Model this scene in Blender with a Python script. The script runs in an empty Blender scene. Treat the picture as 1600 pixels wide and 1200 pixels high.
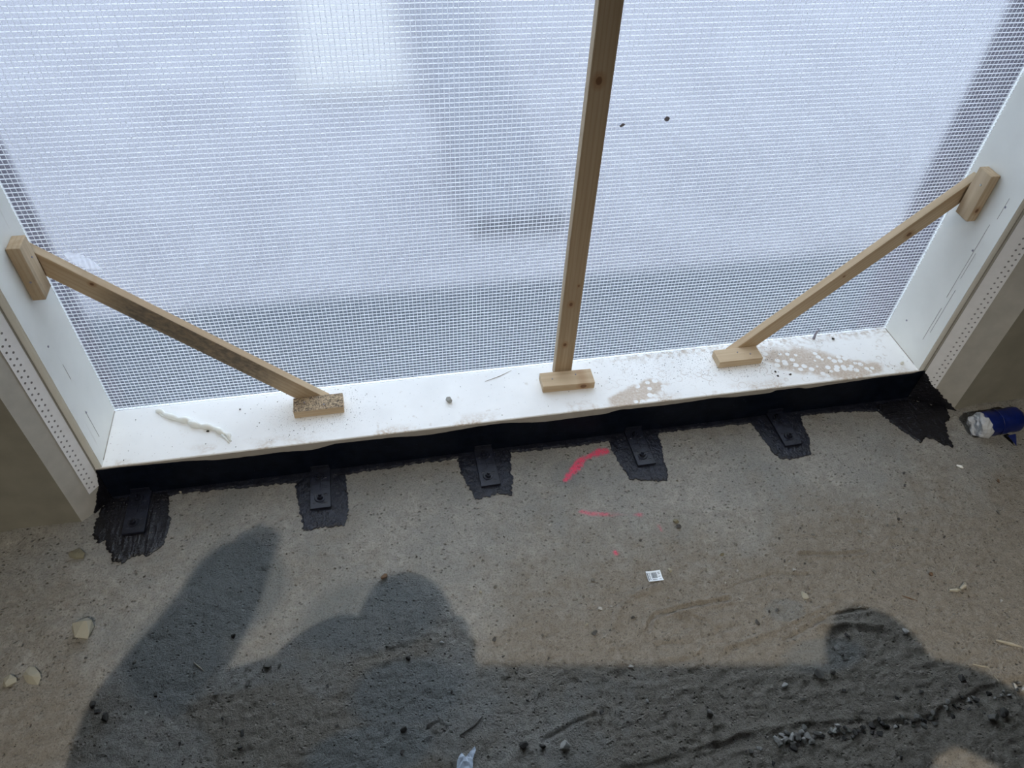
import bpy, bmesh, math, random
import numpy as np
from mathutils import Vector, Matrix
from mathutils.geometry import delaunay_2d_cdt
R = math.radians
C = bpy.context.scene.collection
rnd = random.Random(7)

# ------------------------------------------------------------------ camera, light, exposure
F_PX = 1161.9
cam = bpy.data.cameras.new('camera'); cam.sensor_width = 36.0; cam.lens = F_PX*36.0/1600.0
cam.clip_start = 0.02; cam.clip_end = 200
cam_o = bpy.data.objects.new('camera', cam); C.objects.link(cam_o)
cam_o.matrix_world = (Matrix.Translation((0.5978, -1.0821, 1.3603)) @ Matrix.Rotation(-0.2386, 4, 'Z')
                      @ Matrix.Rotation(0.7709, 4, 'X') @ Matrix.Rotation(0.0624, 4, 'Z'))
bpy.context.scene.camera = cam_o
LAMP = Vector((.8, -2.9, 3.4))
sc = bpy.context.scene
sc.view_settings.view_transform = 'Standard'
sc.view_settings.look = 'None'
sc.view_settings.gamma = 1.0
sc.view_settings.use_curve_mapping = False
sc.view_settings.exposure = 0.0
world = bpy.data.worlds.new('World'); sc.world = world; world.use_nodes = True
wb = world.node_tree.nodes['Background']
wb.inputs['Color'].default_value = (.82, .90, 1.0, 1)
wb.inputs['Strength'].default_value = 4.0
ld = bpy.data.lights.new('ceiling_spot', 'SPOT'); ld.energy = 590; ld.color = (1.0, .92, .80)
ld.shadow_soft_size = .011; ld.spot_size = R(62); ld.spot_blend = .75
lo = bpy.data.objects.new('ceiling_spot_light', ld); C.objects.link(lo)
lo.location = LAMP
lo.rotation_euler = (Vector((.75, -.62, 0)) - LAMP).to_track_quat('-Z', 'Y').to_euler()

# ------------------------------------------------------------------ helpers
def tag(o, label=None, cat=None, group=None, kind=None):
    if label: o['label'] = label
    if cat: o['category'] = cat
    if group: o['group'] = group
    if kind: o['kind'] = kind
    return o
def link(name, me, parent=None, mat=None, smooth=False):
    o = bpy.data.objects.new(name, me); C.objects.link(o)
    if parent is not None: o.parent = parent
    if mat is not None:
        me.materials.clear(); me.materials.append(mat)
    if smooth: me.shade_smooth()
    return o
def empty(name, loc=(0, 0, 0)):
    o = bpy.data.objects.new(name, None); C.objects.link(o); o.location = loc; o.empty_display_size = .02
    return o
def frombm(name, bm, parent=None, mat=None, smooth=False):
    me = bpy.data.meshes.new(name); bm.normal_update(); bm.to_mesh(me); bm.free()
    return link(name, me, parent, mat, smooth)
def bm_box(bm, x0, x1, y0, y1, z0, z1, bev=0, mtx=None):
    r = bmesh.ops.create_cube(bm, size=1)
    vs = r['verts']
    M = Matrix.Translation(((x0+x1)/2, (y0+y1)/2, (z0+z1)/2)) @ Matrix.Diagonal((x1-x0, y1-y0, z1-z0, 1))
    bmesh.ops.transform(bm, matrix=M, verts=vs)
    if bev:
        es = list({e for v in vs for e in v.link_edges})
        r2 = bmesh.ops.bevel(bm, geom=es, offset=bev, segments=2, affect='EDGES', profile=.5)
        vs = list({v for f in r2['faces'] for v in f.verts} | {v for v in vs if v.is_valid})
    if mtx is not None: bmesh.ops.transform(bm, matrix=mtx, verts=vs)
def box(name, x0, x1, y0, y1, z0, z1, mat, parent=None, bev=0):
    bm = bmesh.new(); bm_box(bm, x0, x1, y0, y1, z0, z1, bev)
    return frombm(name, bm, parent, mat)
def prism(pts, axis, a, b, bev=0):
    """closed 2D outline extruded along an axis from a to b"""
    bm = bmesh.new()
    def P(p, t): return {'x': (t, p[0], p[1]), 'y': (p[0], t, p[1]), 'z': (p[0], p[1], t)}[axis]
    va = [bm.verts.new(P(p, a)) for p in pts]; vb = [bm.verts.new(P(p, b)) for p in pts]
    n = len(pts)
    bm.faces.new(va); bm.faces.new(list(reversed(vb)))
    for i in range(n): bm.faces.new((va[(i+1) % n], va[i], vb[i], vb[(i+1) % n]))
    bmesh.ops.recalc_face_normals(bm, faces=bm.faces)
    if bev: bmesh.ops.bevel(bm, geom=list(bm.edges), offset=bev, segments=2, affect='EDGES', profile=.5)
    return bm

# value noise
def vnoise(x, y, seed):
    xi = np.floor(x).astype(np.int64); yi = np.floor(y).astype(np.int64)
    xf = x-xi; yf = y-yi
    xf = xf*xf*(3-2*xf); yf = yf*yf*(3-2*yf)
    def h(a, b):
        n = (a*374761393 + b*668265263 + seed*974634777) & 0xffffffff
        n = ((n ^ (n >> 13))*1274126177) & 0xffffffff
        return ((n ^ (n >> 16)) & 0xffff)/65535.0
    return (h(xi, yi)*(1-xf)+h(xi+1, yi)*xf)*(1-yf)+(h(xi, yi+1)*(1-xf)+h(xi+1, yi+1)*xf)*yf
def fbm(x, y, seed, o=4):
    s = 0; a = .5; t = 0
    for i in range(o):
        s = s+a*vnoise(x*2**i, y*2**i, seed+i*17); t += a; a *= .5
    return s/t
def n1(t, seed, o=3): return float(fbm(np.array([t]), np.array([3.3]), seed, o)[0])*2-1
def sstep(a, b, x):
    t = np.clip((x-a)/(b-a), 0, 1); return t*t*(3-2*t)
def dseg(X, Y, pts):
    """distance to a polyline"""
    d = np.full(X.shape, 1e9)
    for (ax, ay), (bx, by) in zip(pts[:-1], pts[1:]):
        L2 = (bx-ax)**2+(by-ay)**2+1e-12
        t = np.clip(((X-ax)*(bx-ax)+(Y-ay)*(by-ay))/L2, 0, 1)
        d = np.minimum(d, np.hypot(X-ax-t*(bx-ax), Y-ay-t*(by-ay)))
    return d

# ------------------------------------------------------------------ materials
class NT:
    def __init__(s, name):
        s.m = bpy.data.materials.new(name); s.m.use_nodes = True; s.t = s.m.node_tree; s.t.nodes.clear()
        s.out = s.n('ShaderNodeOutputMaterial'); s.co = s.n('ShaderNodeTexCoord').outputs['Object']
    def n(s, typ, **k):
        nd = s.t.nodes.new(typ)
        for a, b in k.items(): setattr(nd, a, b)
        return nd
    def l(s, a, b): s.t.links.new(a, b)
    def put(s, sock, v):
        if isinstance(v, bpy.types.NodeSocket): s.l(v, sock)
        elif v is not None:
            if hasattr(sock.default_value, '__len__') and not hasattr(v, '__len__'): v = (v,)*len(sock.default_value)
            if hasattr(v, '__len__') and len(v) == 3 and len(sock.default_value) == 4: v = (*v, 1)
            sock.default_value = v
    def mapn(s, scale=(1, 1, 1), loc=(0, 0, 0), rot=(0, 0, 0), src=None):
        m = s.n('ShaderNodeMapping'); s.l(src or s.co, m.inputs['Vector'])
        m.inputs['Scale'].default_value = scale; m.inputs['Location'].default_value = loc; m.inputs['Rotation'].default_value = rot
        return m.outputs[0]
    def noise(s, sc_, det=4, rough=.55, vec=None, out='Fac', dist=0):
        n = s.n('ShaderNodeTexNoise'); s.l(vec or s.co, n.inputs['Vector'])
        n.inputs['Scale'].default_value = sc_; n.inputs['Detail'].default_value = det
        n.inputs['Roughness'].default_value = rough; n.inputs['Distortion'].default_value = dist
        return n.outputs[out]
    def voro(s, sc_, feat='F1', vec=None, out='Distance', rnd_=1.0):
        n = s.n('ShaderNodeTexVoronoi', feature=feat); s.l(vec or s.co, n.inputs['Vector'])
        n.inputs['Scale'].default_value = sc_; n.inputs['Randomness'].default_value = rnd_
        return n.outputs[out]
    def ramp(s, f, *st):
        n = s.n('ShaderNodeValToRGB'); s.l(f, n.inputs['Fac']); e = n.color_ramp.elements
        while len(e) < len(st): e.new(.5)
        for i, (p, c) in enumerate(st):
            e[i].position = p; e[i].color = (*c, 1) if hasattr(c, '__len__') else (c, c, c, 1)
        return n.outputs['Color']
    def mix(s, f, a, b, blend='MIX'):
        n = s.n('ShaderNodeMix', data_type='RGBA', blend_type=blend)
        s.put(n.inputs['Factor'], f); s.put(n.inputs[6], a); s.put(n.inputs[7], b); return n.outputs[2]
    def math(s, op, a, b=None, c=None):
        n = s.n('ShaderNodeMath', operation=op); s.put(n.inputs[0], a)
        if b is not None: s.put(n.inputs[1], b)
        if c is not None: s.put(n.inputs[2], c)
        return n.outputs[0]
    def sep(s, v=None):
        n = s.n('ShaderNodeSeparateXYZ'); s.l(v or s.co, n.inputs[0]); return n.outputs
    def bump(s, h, strength=.3, dist=.002, nrm=None):
        n = s.n('ShaderNodeBump'); s.put(n.inputs['Height'], h); n.inputs['Strength'].default_value = strength
        n.inputs['Distance'].default_value = dist
        if nrm is not None: s.l(nrm, n.inputs['Normal'])
        return n.outputs[0]
    def blob(s, cx, cy, rx, ry, rot=0, soft=.5):
        """soft ellipse mask in object x,y, edge wobbled by noise"""
        c, si = math.cos(rot), math.sin(rot)
        p = s.n('ShaderNodeVectorMath', operation='SUBTRACT'); s.l(s.co, p.inputs[0]); p.inputs[1].default_value = (cx, cy, 0)
        m = s.mapn(scale=(1, 1, 1), rot=(0, 0, -rot), src=p.outputs[0])
        q = s.sep(m)
        x = s.math('DIVIDE', q[0], rx); y = s.math('DIVIDE', q[1], ry)
        r = s.math('SQRT', s.math('ADD', s.math('MULTIPLY', x, x), s.math('MULTIPLY', y, y)))
        n_ = s.noise(28, 4)
        r = s.math('ADD', r, s.math('MULTIPLY', s.math('SUBTRACT', n_, .5), 1.1))
        mr = s.n('ShaderNodeMapRange', interpolation_type='SMOOTHSTEP'); s.l(r, mr.inputs[0])
        mr.inputs[1].default_value = 1-soft*.5; mr.inputs[2].default_value = 1+soft*.5; mr.inputs[3].default_value = 1; mr.inputs[4].default_value = 0
        return mr.outputs[0]
    def pbr(s, col, rough=.8, nrm=None, spec=.3, **k):
        b = s.n('ShaderNodeBsdfPrincipled'); s.put(b.inputs['Base Color'], col); s.put(b.inputs['Roughness'], rough)
        s.put(b.inputs['Specular IOR Level'], spec)
        if nrm is not None: s.l(nrm, b.inputs['Normal'])
        for a, v in k.items(): s.put(b.inputs[a.replace('_', ' ')], v)
        return b.outputs[0]
    def done(s, sh): s.l(sh, s.out.inputs['Surface']); return s.m

def m_plain(name, col, rough=.8, nsc=60, amt=.12, bump=.2, bd=.001, **k):
    t = NT(name); n = t.noise(nsc, 5)
    c = t.mix(t.ramp(n, (.3, 0.), (.7, 1.)), tuple(x*(1-amt) for x in col), tuple(min(1, x*(1+amt)) for x in col))
    return t.done(t.pbr(c, rough, t.bump(n, bump, bd), **k))

def m_floor():
    t = NT('dusty concrete')
    at = t.n('ShaderNodeAttribute', attribute_name='masks'); sp = t.n('ShaderNodeSeparateColor'); t.l(at.outputs['Color'], sp.inputs[0])
    dust, pink, clean = sp.outputs
    n1_ = t.noise(6, 8, .7); n2 = t.noise(55, 8, .75); n3 = t.noise(260, 4, .7); n4 = t.noise(620, 2)
    grey = t.mix(t.ramp(n2, (.32, 0.), (.68, 1.)), (.29, .284, .26), (.52, .51, .47))
    grey = t.mix(t.ramp(n1_, (.4, 0.), (.65, 1.)), grey, (.31, .316, .303))
    # dark pores
    v = t.voro(80, 'F1', t.mapn((1, 1.25, 1)))
    pore = t.math('MULTIPLY', t.ramp(v, (.10, 1.), (.26, 0.)), t.ramp(t.noise(26, 3), (.44, 0.), (.54, 1.)))
    grey = t.mix(t.math('MULTIPLY', pore, .5), grey, (.085, .080, .072))
    tan = t.mix(t.ramp(n2, (.3, 0.), (.7, 1.)), (.215, .194, .160), (.37, .338, .288))
    dn = t.math('ADD', dust, t.math('MULTIPLY', t.math('SUBTRACT', t.noise(16, 6, .7), .5), 1.3))
    col = t.mix(t.ramp(dn, (.15, 0.), (.85, 1.)), grey, tan)
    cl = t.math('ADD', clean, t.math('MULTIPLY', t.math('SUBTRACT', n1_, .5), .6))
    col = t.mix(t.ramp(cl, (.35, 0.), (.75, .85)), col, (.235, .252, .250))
    col = t.mix(t.math('MULTIPLY', t.ramp(n3, (.34, 1.), (.5, 0.)), .55), col, (.105, .098, .088))
    col = t.mix(t.math('MULTIPLY', t.ramp(n4, (.56, 0.), (.70, 1.)), .40), col, (.50, .48, .44))
    pk = t.math('MULTIPLY', pink, t.ramp(t.noise(210, 3), (.32, .25), (.5, 1.)))
    col = t.mix(pk, col, (1.0, .13, .24))
    h = t.math('ADD', t.math('MULTIPLY', n2, 1.6), t.math('ADD', t.math('MULTIPLY', n3, 1.), t.math('MULTIPLY', pore, -1.2)))
    return t.done(t.pbr(col, .92, t.bump(h, 1.0, .0055), spec=.15))

def m_white(name, stains=False, base=(.81, .815, .765)):
    t = NT(name); n = t.noise(9, 5); f = t.noise(140, 4)
    col = t.mix(t.ramp(n, (.4, 0.), (.7, 1.)), base, tuple(x*.93 for x in base))
    if stains:
        S = [(1.65, .065, .13, .045, -.35), (1.73, .03, .08, .03, 0), (1.17, .028, .08, .026, .3), (1.215, .052, .03, .022, 0)]
        m = None
        for a in S:
            b = t.blob(*a); m = b if m is None else t.math('MAXIMUM', m, b)
        vd = t.voro(54, 'F1', rnd_=1.); drops = t.ramp(vd, (.36, 1.), (.42, 0.))
        dn = t.math('MULTIPLY', drops, t.ramp(t.noise(11, 2), (.40, 0.), (.46, 1.)))
        stain = t.math('MULTIPLY', m, t.math('SUBTRACT', 1., dn))
        stain = t.math('MULTIPLY', stain, t.ramp(t.noise(190, 3), (.2, .45), (.6, .95)))
        col = t.mix(stain, col, (.52, .43, .34))
        # faint dried rings and dust on the right half
        xx = t.sep()[0]
        right = t.ramp(t.math('DIVIDE', xx, 2.), (.52, 0.), (.62, 1.))
        ve = t.voro(42, 'F1'); ring = t.math('MULTIPLY', t.ramp(ve, (.36, 0.), (.42, 1.), (.48, 0.)), right)
        ring = t.math('MULTIPLY', ring, t.ramp(t.noise(22, 3), (.45, 0.), (.6, 1.)))
        col = t.mix(t.math('MULTIPLY', ring, .5), col, (.42, .35, .28))
        # light tan dust along the front left and middle edge
        e = t.math('MULTIPLY', t.ramp(t.sep()[1], (.0, 1.), (.035, 0.)), t.ramp(t.noise(11, 3), (.52, 0.), (.62, 1.)))
        col = t.mix(t.math('MULTIPLY', e, t.ramp(t.noise(160, 3), (.35, .1), (.6, .9))), col, (.52, .43, .34))
        b1 = t.math('MULTIPLY', t.ramp(t.sep()[1], (.125, 0.), (.158, 1.)), right)
        col = t.mix(t.math('MULTIPLY', b1, t.ramp(t.noise(70, 4), (.45, 0.), (.62, .8))), col, (.40, .32, .24))
        for (x, y, r) in ((.44, .09, .10), (1.45, .10, .10), (1.3, .11, .12)):
            b = t.blob(x, y, r, r*.6, 0, 1.2)
            sp = t.ramp(t.noise(330, 2), (.63, 0.), (.67, 1.))
            col = t.mix(t.math('MULTIPLY', t.math('MULTIPLY', sp, b), .8), col, (.10, .08, .07))
        sp = t.ramp(t.noise(210, 2), (.71, 0.), (.74, 1.))
        col = t.mix(t.math('MULTIPLY', sp, .6), col, (.22, .19, .17))
    scr = t.noise(18, 5, vec=t.mapn((3, 3, .25)))
    col = t.mix(t.math('MULTIPLY', t.ramp(scr, (.66, 0.), (.72, 1.)), .35), col, (.5, .45, .38))
    return t.done(t.pbr(col, .5, t.bump(f, .12, .0006), spec=.35))

def m_wood(name, knots=(), dirt=None, speck=False, tone=1.0, seed=0.):
    """grain along object X; knots = (x, z, r)"""
    t = NT(name)
    g = t.noise(34, 6, .6, vec=t.mapn((.06, 1.6, 1.0), loc=(seed, seed, seed)), dist=.6)
    w = t.n('ShaderNodeTexWave', wave_type='BANDS', bands_direction='Z'); t.l(t.mapn((.10, .8, 1.), loc=(seed, 0, seed)), w.inputs[0])
    w.inputs['Scale'].default_value = 38; w.inputs['Distortion'].default_value = 6; w.inputs['Detail'].default_value = 3; w.inputs['Detail Scale'].default_value = .8
    a = tuple(x*tone for x in (.60, .475, .325)); b = tuple(x*tone for x in (.47, .355, .228))
    col = t.mix(t.ramp(g, (.35, 0.), (.68, 1.)), a, b)
    col = t.mix(t.math('MULTIPLY', t.ramp(w.outputs['Fac'], (.55, 0.), (1., 1.)), .35), col, tuple(x*tone for x in (.42, .28, .165)))
    for kx, kz, kr in knots:
        p = t.n('ShaderNodeVectorMath', operation='SUBTRACT'); t.l(t.co, p.inputs[0]); p.inputs[1].default_value = (kx, 0, kz)
        q = t.sep(t.mapn((.75, 0, 1), src=p.outputs[0]))
        r = t.math('SQRT', t.math('ADD', t.math('MULTIPLY', q[0], q[0]), t.math('MULTIPLY', q[2], q[2])))
        r = t.math('DIVIDE', r, kr*1.3)
        col = t.mix(t.math('MULTIPLY', t.ramp(r, (.55, 1.), (1.0, 0.)), .45), col, (.33, .17, .075))
        col = t.mix(t.math('MULTIPLY', t.ramp(r, (.30, 1.), (.42, 0.)), .85), col, (.15, .07, .035))
    if dirt:
        x0, x1, d = dirt
        qx = t.sep()[0]
        mr = t.n('ShaderNodeMapRange', interpolation_type='SMOOTHSTEP'); t.l(qx, mr.inputs[0]); mr.inputs[1].default_value = x0; mr.inputs[2].default_value = x0+.10
        mr2 = t.n('ShaderNodeMapRange', interpolation_type='SMOOTHSTEP'); t.l(qx, mr2.inputs[0]); mr2.inputs[1].default_value = x1; mr2.inputs[2].default_value = x1+.12; mr2.inputs[3].default_value = 1; mr2.inputs[4].default_value = .25
        m = t.math('MULTIPLY', mr.outputs[0], mr2.outputs[0])
        m = t.math('MULTIPLY', m, t.math('LESS_THAN', t.sep()[1], -.0092))
        n = t.ramp(t.noise(130, 5, .7, vec=t.mapn((.5, 1, 1))), (.30, .45), (.62, 1.))
        col = t.mix(t.math('MULTIPLY', t.math('MULTIPLY', m, n), d), col, (.150, .130, .105))
    if speck:
        n = t.math('MULTIPLY', t.ramp(t.noise(190, 8, .8, dist=1.5), (.47, 0.), (.53, 1.)), t.math('GREATER_THAN', t.sep()[2], .0095))
        col = t.mix(t.math('MULTIPLY', n, .9), col, (.045, .037, .033))
    return t.done(t.pbr(col, .75, t.bump(g, .25, .0006), spec=.2))

def m_coat(name, col, bs, bd, rough, streak=1.0, sp_=.3):
    t = NT(name)
    n = t.noise(95, 5, .65, vec=t.mapn((streak, 1, 1)), dist=.5); f = t.noise(330, 3)
    sp = t.voro(120); h = t.math('ADD', n, t.math('MULTIPLY', f, .35))
    c = t.mix(t.ramp(t.noise(40, 4), (.4, 0.), (.7, 1.)), col, tuple(x*1.7+.002 for x in col))
    c = t.mix(t.ramp(t.noise(420, 1), (.765, 0.), (.785, .7)), c, (.35, .35, .36))
    return t.done(t.pbr(c, rough, t.bump(h, bs, bd), spec=sp_))

def m_film():
    t = NT('reinforced sheeting film')
    rf = t.n('ShaderNodeBsdfRefraction'); rf.inputs['Roughness'].default_value = .245; rf.inputs['IOR'].default_value = 1.28
    rf.inputs['Color'].default_value = (.93, .955, .985, 1)
    tr = t.n('ShaderNodeBsdfTranslucent'); tr.inputs['Color'].default_value = (.88, .90, .96, 1)
    gl = t.n('ShaderNodeBsdfGlossy'); gl.inputs['Roughness'].default_value = .28; gl.inputs['Color'].default_value = (.9, .92, 1, 1)
    m1 = t.n('ShaderNodeMixShader'); m1.inputs[0].default_value = .03; t.l(rf.outputs[0], m1.inputs[1]); t.l(tr.outputs[0], m1.inputs[2])
    m2 = t.n('ShaderNodeMixShader'); m2.inputs[0].default_value = .02; t.l(m1.outputs[0], m2.inputs[1]); t.l(gl.outputs[0], m2.inputs[2])
    return t.done(m2.outputs[0])
def m_thread(name='white reinforcement thread', k=1.0):
    t = NT(name)
    tr = t.n('ShaderNodeBsdfTranslucent'); tr.inputs['Color'].default_value = (.93*k, .945*k, .98*k, 1)
    df = t.n('ShaderNodeBsdfDiffuse'); df.inputs['Color'].default_value = (.9, .92, .95, 1)
    m1 = t.n('ShaderNodeMixShader'); m1.inputs[0].default_value = .25; t.l(tr.outputs[0], m1.inputs[1]); t.l(df.outputs[0], m1.inputs[2])
    return t.done(m1.outputs[0])

def m_grit():
    t = NT('mixed grit'); n = t.noise(60, 2); c = t.ramp(n, (.40, (.07, .067, .06)), (.5, (.16, .155, .14)), (.62, (.36, .345, .31)))
    return t.done(t.pbr(c, .95, spec=.1))

def m_deck():
    t = NT('outdoor concrete')
    n = t.noise(3, 4); c = t.mix(t.ramp(n, (.35, 0.), (.65, 1.)), (.145, .145, .165), (.20, .20, .22))
    return t.done(t.pbr(c, .9, t.bump(t.noise(60), .2, .002)))

M = dict(floor=m_floor(), white=m_white('white frame paint'), sill=m_white('white sill paint with dried stains', True, (.90, .92, .925)),
         plaster=m_plain('pale plaster', (.45, .44, .40), .9, 22, .10, .3, .001),
         face_shaded=m_plain('plaster darkened as shaded face', (.235, .225, .185), .95, 14, .12, .4, .003),
         room=m_plain('room wall render', (.42, .405, .35), .92, 12, .12, .3, .002),
         tape=m_plain('white corner tape', (.88, .90, .93), .7, 60, .03, .1, .0005),
         hole=m_plain('grey filler behind the holes', (.30, .31, .33), .9),
         face=m_coat('black coating on the upstand', (.0010, .0028, .0080), .25, .0012, .45, .15, .16),
         coat=m_coat('black coating on the floor', (.0062, .0078, .0150), .8, .004, .30, 1.0, .42),
         brush=m_coat('black coating with brush marks', (.0035, .0038, .0070), .8, .004, .25, .12, .5),
         plate=m_coat('coated bracket', (.0055, .0070, .0140), .6, .002, .34, .3, .35),
         lip=m_plain('sill front edge', (.36, .34, .305), .7, 40, .06, .15),
         film=m_film(), thread=m_thread(), thread2=m_thread('thin upright thread', .67), deck=m_deck(),
         dark_strip=m_plain('dark shade of the near ground', (.016, .026, .040), .7, 20, .2),
         outer=m_plain('outer brick reveal', (.075, .068, .09), .9, 30, .3),
         insul=m_plain('white insulation board', (.245, .24, .24), .8, 20, .04),
         timber_out=m_plain('grey outdoor plank', (.11, .115, .135), .8, 20, .1),
         foam=m_plain('white sealant', (.86, .88, .84), .4, 80, .03, .2),
         pale=m_plain('pale mortar chip', (.34, .325, .26), .95, 90, .15, .5, .002),
         pale2=m_plain('light grey stone', (.36, .355, .33), .9, 120, .2, .5, .001),
         dark=m_plain('dark crumb', (.065, .062, .058), .95, 120, .3, .5, .001),
         gritm=m_grit(),
         mid=m_plain('grey crumb', (.16, .155, .14), .95, 120, .2, .5, .001),
         olive=m_plain('olive mortar chip', (.19, .175, .12), .95, 90, .15, .5, .002),
         brown=m_plain('brown crumb', (.13, .085, .055), .95, 120, .2, .4, .001),
         straw=m_plain('pale wood splinter', (.34, .315, .25), .8, 120, .1),
         blue=m_plain('blue plastic', (.0015, .009, .095), .38, 40, .25, .5, .004, spec=.5),
         crump=m_plain('crumpled white plastic', (.45, .47, .49), .6, 70, .12, .7, .004),
         scrap=m_plain('blue white plastic scrap', (.50, .58, .68), .4, 60, .2, .4, .002),
         sticker=m_plain('white sticker', (.72, .78, .84), .4, 60, .03, .05),
         ink=m_plain('grey ink', (.12, .14, .17), .6, 60, .05, .05),
         tape2=m_plain('white patch tape', (.93, .92, .93), .6, 60, .06),
         smut=m_plain('grey dirt', (.30, .29, .34), .9),
         steel=m_plain('zinc screw', (.55, .55, .52), .35, 60, .05, .1, Metallic=.9),
         cloth=m_plain('dark work clothes', (.05, .055, .075), .9, 60, .2),
         skin=m_plain('skin', (.55, .34, .25), .6, 60, .05),
         hair=m_plain('brown hair', (.05, .03, .02), .7, 90, .2),
         board=m_plain('grey plasterboard', (.42, .41, .38), .9, 20, .05),
         lampm=m_plain('lamp housing', (.08, .08, .08), .5))

# ------------------------------------------------------------------ key sizes
W, D, H = 1.90, .159, .10          # opening width, frame depth, sill height
TOP = 2.15
# ---- floor: one relief mesh (fine where the photograph looks)
def floor_h(X, Y):
    z = .0030*(fbm(X*9, Y*9, 3)-.5)+.0036*(fbm(X*60, Y*60, 9)-.5)+.0022*(fbm(X*150, Y*150, 19, 2)-.5)-.0020*sstep(.66, .80, vnoise(X*85, Y*85, 51))*sstep(.45, .6, fbm(X*12, Y*12, 52))
    dusty = dustmask(X, Y)
    z += dusty*(.0050*(fbm(X*30, Y*120, 21, 3)-.5)+.0030*(fbm(X*140, Y*140, 31, 2)-.5))
    near = sstep(-.20, -.02, Y)
    z *= (1-.6*near)
    # ragged edge of the old screed at the bottom right, lower slab beyond it
    cr = [(.75, -.745), (.924, -.7235), (1.023, -.7217), (1.086, -.7138), (1.172, -.7108), (1.282, -.714), (1.485, -.7413), (1.626, -.711), (1.725, -.7078), (2.6, -.66)]
    cx = np.array([c[0] for c in cr]); cy = np.array([c[1] for c in cr])
    edge = np.interp(X, cx, cy)+.010*(fbm(X*35, Y*4, 77)-.5)
    below = sstep(.003, -.003, Y-edge)*sstep(.85, 1.0, X)
    z -= below*(.0026+.0065*fbm(X*40, Y*40, 5)*sstep(-.035, 0., Y-edge)*sstep(.38, .55, fbm(X*14, Y*2, 59)))
    # scored lines and foot marks
    def groove(pts, w, d, ridge=0):
        nonlocal z
        dd = dseg(X, Y, pts); z -= 1.7*d*np.exp(-(dd/w)**2)
        if ridge: z += 1.5*ridge*np.exp(-((dd-2.2*w)/w)**2)
    groove([(1.043, -.4936), (1.054, -.4754), (1.070, -.4644), (1.104, -.4634), (1.1465, -.4582), (1.229, -.4582)], .0035, .003, .0022)
    groove([(1.1025, -.4673), (1.130, -.483), (1.1425, -.511), (1.1355, -.5426), (1.1235, -.5534)], .003, -.0025)
    groove([(1.05, -.53), (1.055, -.523), (1.09, -.527), (1.10, -.533)], .003, .002)
    groove([(1.087, -.717), (1.1074, -.6654)], .003, -.0025)
    groove([(1.05, -.548), (1.075, -.553), (1.10, -.555)], .005, -.002)
    groove([(1.12, -.47), (1.17, -.50), (1.19, -.545)], .003, .002, .0015)
    groove([(1.20, -.55), (1.30, -.535), (1.44, -.50)], .003, -.002)
    groove([(1.30, -.56), (1.42, -.525), (1.50, -.527)], .003, .002, .001)
    groove([(.60, -.60), (.62, -.617), (.635, -.607), (.622, -.592), (.60, -.60)], .002, .002, .001)
    groove([(1.097, -.405), (1.032, -.416), (.999, -.445), (.9825, -.47), (.963, -.493), (.972, -.527), (.971, -.558)], .008, -.0035)
    groove([(.80, -.655), (.87, -.635), (.90, -.63)], .003, .002, .001)
    groove([(1.42, -.385), (1.50, -.40), (1.56, -.405)], .003, .0025, .002)
    groove([(1.25, -.43), (1.34, -.42), (1.45, -.44)], .0025, .002)
    groove([(1.38, -.545), (1.44, -.548), (1.50, -.565)], .006, -.004)
    # mortar build up against the wall feet
    z += .012*sstep(-.11, -.06, Y)*(sstep(-.03, -.09, X)+sstep(2.02, 2.08, X))*(.4+.8*fbm(X*25, Y*25, 61))
    z += .010*sstep(.03, -.12, X)*(fbm(X*16, Y*16, 91)-.42)*sstep(.0, -.06, Y)
    fade = sstep(-.40, -.33, X)*sstep(2.40, 2.33, X)*sstep(-1.1, -1.03, Y)
    return z*fade
def dustmask(X, Y):
    d = sstep(-.12, -.50, Y)*(.35+.70*sstep(.60, 1.15, X)) + .22*sstep(1.1, 1.7, X)
    d += .45*sstep(.15, -.05, X)*sstep(-.1, -.25, Y)
    d += .55*sstep(-.36, -.46, Y)*sstep(.08, .2, X)*sstep(.85, .7, X)*sstep(.42, .6, fbm(X*7, Y*7, 47))
    d += .9*(fbm(X*6, Y*6, 41)-.5)+.4*(fbm(X*28, Y*28, 43)-.5)
    return np.clip(d, 0, 1)
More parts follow.
